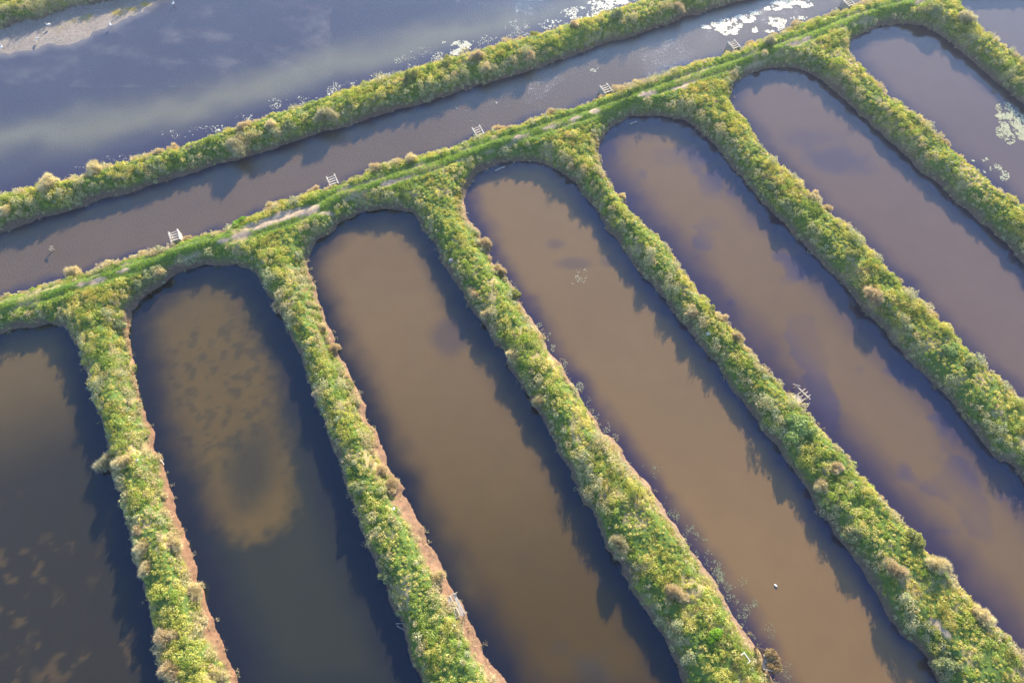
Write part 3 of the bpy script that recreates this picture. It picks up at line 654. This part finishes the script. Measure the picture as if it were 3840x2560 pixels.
algae('white algae patch floating in the lagoon below a dark ripple field', [tt(0,1,820,310,70,30,5), tt(0,1,790,355,55,22,3), tt(0,1,870,345,40,20,1), tt(0,1,690,290,20,8,.2)], 2400, .12, (.62,.62,.50), .05, 1)
algae('line of pale algae crumbs along the lagoon shore', [tt(0,0,1230,920,150,30,1),tt(0,0,1450,880,160,25,1),tt(0,0,1880,710,50,40,1),tt(0,0,1750,800,150,25,1.5),tt(0,0,2100,690,150,30,2),tt(0,0,2280,610,50,50,2),tt(0,1,130,580,150,30,2),tt(0,1,350,520,150,30,2),tt(0,1,450,420,90,50,2),tt(0,1,560,370,90,50,1),tt(0,1,660,390,60,40,2),tt(0,1,1000,280,120,40,2),tt(0,1,1200,180,90,50,2),tt(0,1,1250,240,120,20,1.5),tt(0,0,850,1080,150,20,.7),tt(0,0,640,1140,130,20,.6)], 2600, .09, (.62,.6,.5), .05, 2)
algae('sunlit scum sparkling against the strip near the top edge', [tt(0,1,1650,90,150,45,3),tt(0,1,1800,30,120,40,4),tt(0,1,1950,10,70,20,3),tt(0,1,1450,170,100,35,.7)], 2600, .13, (.7,.7,.62), .07, 3)
algae('dazzling weed mat on the canal between the last two sluices', [tt(0,2,300,175,110,50,5),tt(0,2,420,130,80,30,3),tt(0,2,170,185,60,15,1),tt(0,2,320,220,60,25,1),tt(0,2,500,85,50,20,1)], 3600, .12, (.72,.72,.62), .07, 4)
algae('dazzling weed mat on the canal nearest the top edge', [tt(0,2,720,30,130,28,5),tt(0,2,620,60,60,15,2),tt(0,2,830,35,60,20,1.5)], 3000, .12, (.72,.72,.62), .07, 5)
algae('broken weed mat on the canal beside the tall canal scrub', [tt(0,2,640,150,70,35,4),tt(0,2,650,185,50,25,1),tt(0,2,490,205,22,20,1),tt(0,2,800,125,60,12,1),tt(0,2,590,215,40,12,.6)], 1100, .13, (.7,.7,.6), .07, 6)
algae('faint algae wisps on the canal above the third sluice', [tt(0,1,765,748,30,16,1),tt(0,1,1735,475,35,20,1.4)], 170, .10, (.5,.52,.42), .05, 7)
algae('large cream algae mat in the top right pond', [tt(0,2,2200,760,70,60,3),tt(0,2,2250,820,90,60,4),tt(0,2,2300,870,90,60,5),tt(0,2,2200,900,60,50,2),tt(0,2,2240,950,40,40,1.2),tt(0,2,2330,920,50,40,2),tt(0,2,2400,850,60,70,3),tt(0,2,2160,790,30,12,.4)], 6500, .115, (.48,.48,.31), .05, 8)
algae('string of small algae scraps below the large cream mat', [tt(0,2,2060,1090,30,12,1),tt(0,2,2140,1150,45,28,3),tt(0,2,2200,1200,35,40,2),tt(0,2,1985,1098,12,5,.3),tt(0,2,2065,1175,10,12,.3)], 420, .12, (.5,.52,.36), .05, 9)
algae('small speckled algae clump alone in the light brown pond', [tt(1,1,1640,345,40,40,3),tt(1,1,1620,305,25,14,1),tt(1,1,1665,300,12,12,1),tt(1,1,1580,390,6,6,.3),tt(1,1,1668,225,8,8,.3)], 150, .10, (.40,.40,.28), .05, 10)
algae('speckled water weed along the beach of the third dyke finger', [tt(1,1,1070,240,8,10,.2),tt(1,1,1180,400,20,20,.4),tt(1,1,1350,650,20,50,.8),tt(1,1,1410,740,22,40,1),tt(1,1,1450,830,18,30,.8),tt(1,1,1490,880,14,12,.5),tt(1,1,1530,940,25,40,.8),tt(1,1,1580,1020,25,40,1),tt(1,1,1630,1100,30,40,1.6),tt(1,1,1690,1190,30,40,1),tt(1,1,1740,1280,25,50,1),tt(1,1,1810,1370,30,50,.8),tt(1,1,1870,1440,30,30,.8)], 900, .065, (.34,.34,.23), .05, 11)
algae('speckled water weed thickening towards the foot of the third dyke finger', [tt(2,1,2110,60,70,50,.5),tt(2,1,2170,130,60,50,.5),tt(2,1,2200,330,30,60,1),tt(2,1,2270,430,45,60,2),tt(2,2,50,570,60,90,4),tt(2,2,130,640,60,70,4),tt(2,2,210,760,60,80,5),tt(2,2,270,860,40,80,4),tt(2,2,340,970,50,80,3),tt(2,2,420,1110,50,90,3),tt(2,2,490,1200,50,80,2),tt(2,2,540,1300,40,60,1.5),tt(2,2,490,1040,30,60,1),tt(2,2,590,1230,50,80,1),tt(2,2,640,1370,40,80,1.2),tt(2,2,700,1500,60,80,1),tt(2,2,410,880,40,60,.5)], 3600, .06, (.26,.28,.17), .05, 12)

# ------------------------------------------------------------------ built things
class MB:
    def __init__(s): s.v, s.f = [], []
    def box(s, c, size, rz=0, rx=0, ry=0):
        from mathutils import Matrix, Vector, Euler
        m = Euler((rx, ry, rz)).to_matrix(); b = len(s.v)
        for i in range(8):
            q = Vector((((i & 1) - .5) * size[0], (((i >> 1) & 1) - .5) * size[1], ((i >> 2) - .5) * size[2])); s.v.append(tuple(m @ q + Vector(c)))
        for f in ((0,2,3,1),(4,5,7,6),(0,1,5,4),(2,6,7,3),(0,4,6,2),(1,3,7,5)): s.f.append(tuple(b + k for k in f))
        return s
    def bar(s, a, b, r=.04, r2=None, n=7):
        from mathutils import Vector
        a, b = Vector(a), Vector(b); d = (b - a).normalized(); e = d.orthogonal().normalized(); g_ = d.cross(e); k = len(s.v); r2 = r if r2 is None else r2
        for p, q in ((a, r), (b, r2)):
            for i in range(n):
                t = 6.2832 * i / n; s.v.append(tuple(p + (e * math.cos(t) + g_ * math.sin(t)) * q))
        for i in range(n): s.f.append((k + i, k + (i + 1) % n, k + n + (i + 1) % n, k + n + i))
        s.f.append(tuple(k + i for i in reversed(range(n)))); s.f.append(tuple(k + n + i for i in range(n)))
        return s
    def blob(s, c, r3, seg=10, rings=7, ry=0):
        k = len(s.v); cy, sy = math.cos(ry), math.sin(ry)
        for i in range(rings + 1):
            ph = math.pi * i / rings
            for j in range(seg):
                th = 6.2832 * j / seg
                x, y_, z = r3[0] * math.sin(ph) * math.cos(th), r3[1] * math.sin(ph) * math.sin(th), r3[2] * math.cos(ph)
                s.v.append((c[0] + x * cy + z * sy, c[1] + y_, c[2] - x * sy + z * cy))
        for i in range(rings):
            for j in range(seg):
                s.f.append((k + i * seg + j, k + (i + 1) * seg + j, k + (i + 1) * seg + (j + 1) % seg, k + i * seg + (j + 1) % seg))
        return s
    def build(s, name, mat, parent=None, bevel=0, smooth=False, **props):
        me = bpy.data.meshes.new(name); me.from_pydata(s.v, [], s.f); me.materials.append(mat); me.validate()
        o = link(name, me, parent, **props)
        if smooth: me.polygons.foreach_set('use_smooth', [True] * len(me.polygons))
        if bevel:
            b = o.modifiers.new('bevel', 'BEVEL'); b.width = bevel; b.segments = 2
        return o
def empty(name, loc, rz=0, **props):
    o = bpy.data.objects.new(name, None); C.objects.link(o); o.location = tuple(map(float, loc)); o.rotation_euler = (0, 0, rz)
    for k, v in props.items(): o[k] = v
    return o
def dup(root, loc, rz, label):
    r = root.copy(); C.objects.link(r); r.location = loc; r.rotation_euler = (0, 0, rz); r['label'] = label
    for ch in list(root.children):
        c = ch.copy(); C.objects.link(c); c.parent = r
    return r
# sluices: two concrete cheek walls joined by crossbars, open towards the canal (local +y)
def sluice(loc, rz, label):
    t = empty('sluice', loc, rz, label=label, category='sluice', group='concrete sluices along the canal'); t.scale = (.88, .88, .95)
    for s in (-1, 1):
        m = MB(); m.box((s * .68, 0, .55), (.20, 2.2, 1.9)); m.box((s * .55, .35, .55), (.08, .10, 1.88)); m.box((s * .55, -.25, .55), (.08, .10, 1.88)); m.build('side_wall', M_concrete, t, .02)
    for i, y_ in enumerate((.72, .22, -.28, -.80)): MB().box((0, y_, 1.36), (1.155, .20 if i else .13, .16)).build('crossbar', M_concrete, t, .015)
    MB().box((0, -.93, .4), (1.15, .10, 1.5)).build('back_wall', M_concrete, t)
    MB().box((0, .36, -.1), (1.0, .06, .9)).build('stop_board', M_dark, t)
    return t
import bisect
sl = [(400,541,'first sluice from the left, concrete, with a russet shrub against it'),(763,413,'second sluice from the left, concrete frame beside the russet shrub'),(1098,300,'third sluice from the left, concrete frame with bright bars'),(1392,203,'fourth concrete sluice, shaded grey cheek wall facing left'),(1686,102,'fifth concrete sluice near the dazzling weed mats'),(1950,5,'sixth concrete sluice cut by the top edge of the picture')]
base = None
for u, v, lb in sl:
    p = w(u, v, 1.4); q = w(u + 60, v - 60 * .34, 1.4)
    rz = math.atan2(q[1] - p[1], q[0] - p[0])
    if base is None: base = sluice((p[0], p[1], 0.0), rz, lb)
    else: dup(base, (p[0], p[1], 0.0), rz, lb)
# white wooden jetty
def face(u, v, z, du, dv):
    p = w(u, v, z); q = w(u + du, v + dv, z); return p, math.atan2(q[1] - p[1], q[0] - p[0])
p, rz = face(1832, 917, .9, 26, -16)
j = empty('jetty', (p[0], p[1], 0), rz, label='small pale wooden jetty with plank deck and open outer frame over purple water', category='jetty')
for k in range(7): MB().box((-.75 + .17 * k, 0, .92 + .004 * (k % 2)), (.15, 1.05 + .06 * (k % 3), .04)).build('deck_plank', M_wood, j)
for s in (-.45, .05, .5): MB().bar((.3, s, .93), (1.75, s + .1, .95), .05).build('beam', M_wood, j)
MB().box((1.15, .35, 1.03), (.14, 2.3, .05), rz=.12).build('cross_plank', M_wood, j)
MB().bar((.75, 1.85, 1.1), (1.35, 1.15, 1.1), .045).build('cross_pole', M_wood, j)
MB().bar((.45, -.4, .93), (.45, .55, .93), .05).build('cross_beam', M_wood, j)
for x_, y_ in ((1.3, -.5), (1.3, .55), (.3, -.5), (.3, .5), (1.05, 1.5), (-.6, -.45), (-.6, .45)): MB().bar((x_, y_, -.9), (x_, y_, 1.12), .05).build('post', M_wood, j)
MB().bar((.2, -.95, .35), (1.3, -1.1, .35), .05).build('brace', M_grey, j)
# collapsed hut
p, rz = face(1046, 1392, .5, 10, 22)
hh = empty('hut_ruin', (p[0], p[1], max(z1(p[0], p[1]), 0) - .05), rz, label='collapsed grey hut of warped boards and leaning poles on a reddish beach', category='ruin')
rr_ = random.Random(3)
for k, (x_, y_, l_, a) in enumerate([(0,.55,2.5,.05),(.05,.35,2.6,0),(0,.05,2.3,.06),(-.1,-.25,2.2,-.05),(.1,-.5,1.9,-.12),(.3,-.75,1.7,-.2)]):
    MB().box((x_, y_, .75 + .05 * k % .15), (l_, .16 + .05 * (k % 2), .035), rz=a, ry=.04 * (k - 2)).build('roof_board', M_concrete if k in (2, 4) else M_grey, hh)
for x_, y_ in ((-1.1, .6), (1.1, .6), (-1.1, -.7), (1.1, -.7)): MB().bar((x_, y_, -.6), (x_ * .95, y_, .95), .05).build('post', M_grey, hh)
MB().bar((1.15, -1.3, .85), (1.15, .9, .8), .035).build('rafter', M_wood, hh); MB().bar((-1.15, -.8, .8), (-1.15, .85, .85), .035).build('rafter', M_wood, hh)
MB().bar((1.0, -.3, .8), (2.4, -.9, .9), .03).build('pole', M_dark, hh); MB().bar((1.1, .4, .8), (2.3, .1, 1.1), .03).build('pole', M_dark, hh)
MB().bar((-.2, -.6, .7), (1.5, -1.3, 1.0), .03).build('pole', M_dark, hh)
gm = MB()
for k in range(9): gm.box((.3 + .12 * k, -1.0 - .26 * k, .55 + .03 * math.sin(k * 3)), (.75 - .03 * k, .24, .03), rz=.2 * math.sin(k * 2.1), rx=.15 * math.sin(k))
gm.build('walkway', M_grey, hh)
# thatched jetty at the bottom
p, rz = face(1757, 1512, .9, 30, 6)
tj = empty('thatched_jetty', (p[0], p[1], 0), rz, label='rickety jetty heaped with rust coloured dead vines at the picture foot', category='jetty')
for k in range(6): MB().box((-.1 + .22 * k, -.3 + .03 * k, .82 + .01 * (k % 3)), (.19, 1.5 - .1 * (k % 2), .04), rz=.06 * (k % 3 - 1)).build('deck_plank', M_grey, tj)
for x_, y_ in ((-.9, .9), (.3, .75), (1.3, .6), (1.3, -1.0), (0, -1.0), (-.9, -.4)): MB().bar((x_, y_, -.9), (x_, y_, 1.15), .055).build('post', M_dark, tj)
MB().bar((-1.15, 1.0, 1.1), (.3, .75, 1.1), .05).build('rail', M_dark, tj); MB().bar((-1.1, 1.0, 1.1), (-.8, -.4, 1.1), .05).build('rail', M_dark, tj)
MB().bar((-.5, .85, 1.1), (-.1, -.3, 1.1), .045).build('rail', M_dark, tj); MB().bar((-.2, -1.05, 1.1), (1.6, -1.05, 1.1), .05).build('rail', M_grey, tj)
MB().bar((0, -1.0, .9), (.05, -2.2, .5), .04).build('brace', M_dark, tj); MB().bar((.6, -1.0, .9), (.55, -2.4, .4), .04).build('brace', M_dark, tj)
rng = np.random.default_rng(77)
vc = np.array([[.2, .6, 1.1], [.6, .7, 1.15], [.9, .45, 1.1], [1.2, .1, 1.05], [1.3, -.4, 1.0], [1.1, -.8, 1.0], [.8, -.7, .95], [.4, .3, 1.0], [.5, -.6, .95], [1.35, -.75, 1.0]])
v_, f_, c_ = clumps(vc, .36, .26, np.array([.44, .33, .17]), 220, .2, .07, .4, rng=rng, jit=.4)
link('dead_vines', np_mesh('dead_vines', v_, f_, c_, M_dry), tj)
# loose things
p = w(1713, 1508, 1.9)
wf = empty('metal_frame', (p[0], p[1], max(z1(p[0], p[1]), 1) + .45), R(-58), label='white bent metal frame lying in green herbs beside the thatched jetty', category='frame')
MB().box((0, 0, 0), (1.0, .09, .07)).build('rail', M_white, wf); MB().box((-.46, -.25, 0), (.09, .42, .069)).build('end_bar', M_white, wf); MB().box((.46, -.2, 0), (.09, .32, .069)).build('end_bar', M_white, wf)
def plank(u, v, du, dv, L_, label, name='floating_board', wd=.22, mat=M_grey, z=.03, h=.09):
    p, rz = face(u, v, z, du, dv)
    m = MB(); m.box((-L_ * .26, 0, h / 2), (L_ * .5, wd, h), rz=.05); m.box((L_ * .25, .02, h / 2 + .01), (L_ * .5, wd * .9, h), rz=-.04)
    o = m.build(name, mat, None, .015, label=label, category='board'); o.location = (p[0], p[1], z); o.rotation_euler = (0, 0, rz)
plank(1149, 388, 18, -7, 1.7, 'floating pair of grey boards at the head of the pond with the algae clump')
plank(1455, 283, 14, -5, 1.3, 'single grey board floating at the head of the purple edged pond')
plank(372, 1060, 7, 10, 1.0, 'thin white stick lying on the water edge of the red beach', 'stick', .07, M_white, .1, .05)
for (u, v, h_, lb) in ((127, 575, .75, 'taller leaning stake standing in the brown canal'), (122, 578.5, .55, 'shorter leaning stake beside the taller one in the canal')):
    p = w(u, v, 0); o = MB().bar((0, 0, -.8), (-.35, .15, h_), .06, .045).bar((-.35, .15, h_), (.12, .12, h_ + .02), .05).build('stake', M_wood, None, label=lb, category='stake'); o.location = p
p = w(2352 - 4, 579, .3); m = MB(); m.box((0, 0, .2), (1.1, .7, .1), rz=.4, rx=.3); m.bar((-.9, -.3, .1), (-.3, -.1, .3), .06); o = m.build('drift_boards', M_grey, None, label='grey drift boards caught under the dark bank at the right edge', category='boards'); o.location = (p[0], p[1], 0)
for i, (x, y, lb) in enumerate([(405,1165,'upper driftwood pole on the shaded shore of the hut dyke'),(405,1195,'lower driftwood pole sticking out from the shaded shore of the hut dyke'),(450,1185,'short driftwood pole lying flat on the shaded beach of the hut dyke')]):
    u, v = T(2, 1, [(x, y)])[0]; p = w(u, v, .1); o = MB().bar((-.45, -.2, .15), (.5, .35, .2), .045, .03).build('driftwood', M_grey, None, label=lb, category='driftwood'); o.location = p; o.rotation_euler = (0, 0, -.5 - .5 * i)
for (r, c, x, y, s, lb) in [(1,2,178,728,.55,'pale plastic scrap on the shaded bank of the jetty dyke'),(1,1,750,222,.36,'round grey stone on the shaded bank of the third dyke finger'),(1,0,2205,1250,.32,'white scrap at the waterline of the hut dyke'),(2,1,350,380,.4,'small white scrap in the herbs near the top of the lower hut dyke'),(2,0,970,70,.35,'white scrap in herbs behind the leaning silvery shrub')]:
    u, v = T(r, c, [(x, y)])[0]; p = w(u, v, 1.7 if c != 0 else .8); z = max(z1(p[0], p[1]), .02)
    kind = 'stone' if 'stone' in lb else 'scrap'
    if kind == 'stone': m = MB().blob((0, 0, .5), (s, s * .8, s * .6))
    else: m = MB().box((0, 0, .42), (s, s * .7, .04), rz=.5, rx=.35).box((s * .4, .1, .40), (s * .6, s * .5, .04), rz=1.1, ry=.3)
    o = m.build(kind, M_grey if kind == 'stone' else M_white, None, smooth=kind == 'stone', label=lb, category=kind); o.location = (p[0], p[1], z)
# ------------------------------------------------------------------ egrets
def tube(m, pts, rads, n=8):
    from mathutils import Vector
    k = len(m.v)
    for i, (p, r) in enumerate(zip(pts, rads)):
        a = Vector(pts[max(i - 1, 0)]); b = Vector(pts[min(i + 1, len(pts) - 1)]); d = (b - a).normalized(); e = Vector((0, 1, 0)); g_ = d.cross(e).normalized(); e = g_.cross(d)
        for j in range(n):
            t = 6.2832 * j / n; m.v.append(tuple(Vector(p) + (e * math.cos(t) + g_ * math.sin(t)) * r))
    for i in range(len(pts) - 1):
        for j in range(n): m.f.append((k + i * n + j, k + i * n + (j + 1) % n, k + (i + 1) * n + (j + 1) % n, k + (i + 1) * n + j))
    m.f.append(tuple(k + j for j in reversed(range(n)))); q = k + (len(pts) - 1) * n; m.f.append(tuple(q + j for j in range(n)))
def egret(loc, rz, label):
    m = MB()
    tube(m, [(-.42, 0, .42), (-.30, 0, .46), (-.12, 0, .52), (.06, 0, .56), (.18, 0, .62), (.24, 0, .72), (.20, 0, .84), (.22, 0, .94), (.29, 0, .98), (.35, 0, .97)],
         [.02, .07, .13, .12, .07, .04, .032, .032, .042, .018], 10)
    o = m.build('egret', M_feather, None, smooth=True, label=label, category='bird', group='white egrets in the lagoon'); o.location = loc; o.rotation_euler = (0, 0, rz)
    MB().bar((.34, 0, .97), (.50, 0, .94), .014, .003).build('beak', M_beak, o)
    for s in (-.05, .05): MB().bar((.0, s, -.12), (.0, s, .48), .012).build('leg', M_black, o)
    for s in (-1, 1): MB().blob((-.12, s * .11, .53), (.24, .035, .10), ry=.15).build('wing', M_feather, o, smooth=True)
    return o
eg = None
for i, (r, c, x, y, lb) in enumerate([(0,0,1183,20,'white egret wading alone near the top edge of the lagoon'),(0,0,753,168,'white egret wading at the outer edge of the mud shallows'),(0,0,332,173,'white egret standing on the upper mud flat near yellow weed'),
     (0,0,260,266,'white egret standing beside the dark wrack line on the mud'),(0,0,12,323,'white egret on mud cut close to the left picture edge'),(0,0,1490,890,'white egret on the lagoon shore above the green middle of the strip'),
     (0,0,2250,655,'white egret on the lagoon shore above the right silvery shrub'),(0,1,148,578,'left one of the egret trio on the lagoon shore'),(0,1,207,570,'middle one of the egret trio on the lagoon shore'),(0,1,265,537,'right one of the egret trio on the lagoon shore')]):
    u, v = T(r, c, [(x, y)])[0]; p = w(u, v, .5); z = max(z1(p[0], p[1]), -.15)
    if eg is None: eg = egret((p[0], p[1], z), 1.2, lb)
    else: dup(eg, (p[0], p[1], z), i * 1.9, lb)
u, v = T(2, 2, [(635, 902)])[0]; p = w(u, v, 0)
o = MB().blob((0, 0, .03), (.19, .12, .09)).blob((-.12, 0, .09), (.07, .06, .06)).build('float', M_white, None, smooth=True, label='white rounded float alone on the light brown pond', category='float'); o.location = p; o.rotation_euler = (0, 0, 2.4)

# ------------------------------------------------------------------ light, sky, camera
SUN_AZ, SUN_EL = R(16), R(20)                       # azimuth measured from +y towards +x
wd = bpy.data.worlds.new('World'); bpy.context.scene.world = wd; wd.use_nodes = True
nt = wd.node_tree; bg = nt.nodes['Background']; sky = nt.nodes.new('ShaderNodeTexSky'); sky.sky_type = 'NISHITA'; sky.sun_disc = False
sky.sun_elevation = SUN_EL; sky.sun_rotation = SUN_AZ; sky.air_density = 1.0; sky.dust_density = .7; sky.ozone_density = 3.5
nt.links.new(sky.outputs[0], bg.inputs[0]); bg.inputs[1].default_value = .15
ld = bpy.data.lights.new('sun', 'SUN'); ld.energy = 5.0; ld.angle = R(.6); ld.color = (1, .84, .58)
lo = bpy.data.objects.new('sun', ld); C.objects.link(lo)
from mathutils import Vector
dirv = Vector((math.sin(SUN_AZ) * math.cos(SUN_EL), math.cos(SUN_AZ) * math.cos(SUN_EL), math.sin(SUN_EL)))
lo.rotation_euler = dirv.to_track_quat('Z', 'Y').to_euler(); lo.location = dirv * 200
cd = bpy.data.cameras.new('camera'); co = bpy.data.objects.new('camera', cd); C.objects.link(co)
cd.sensor_width = 36; cd.lens = 36 * F / 2352; cd.clip_end = 6000; cd.clip_start = 1
co.location = (0, 0, H); co.rotation_euler = (TILT, 0, 0)
hm = bpy.data.materials.new('haze'); hm.use_nodes = True; ht = hm.node_tree; ht.nodes.clear()
ho = ht.nodes.new('ShaderNodeOutputMaterial'); hv = ht.nodes.new('ShaderNodeVolumePrincipled'); hv.inputs['Color'].default_value = (.82, .88, 1, 1)
hv.inputs['Density'].default_value = .0003; hv.inputs['Anisotropy'].default_value = .5; ht.links.new(hv.outputs[0], ho.inputs['Volume'])
hz_ = MB().box((0, 60, 44), (420, 300, 93.5)).build('haze', hm, None, kind='stuff', label='thin sunlit haze over the ponds'); 
sc = bpy.context.scene; sc.camera = co
sc.view_settings.view_transform = 'Standard'; sc.view_settings.look = 'None'; sc.view_settings.gamma = 1; sc.view_settings.exposure = 1.2
sc.cycles.max_bounces = 4; sc.cycles.diffuse_bounces = 2; sc.cycles.glossy_bounces = 2; sc.cycles.transmission_bounces = 3
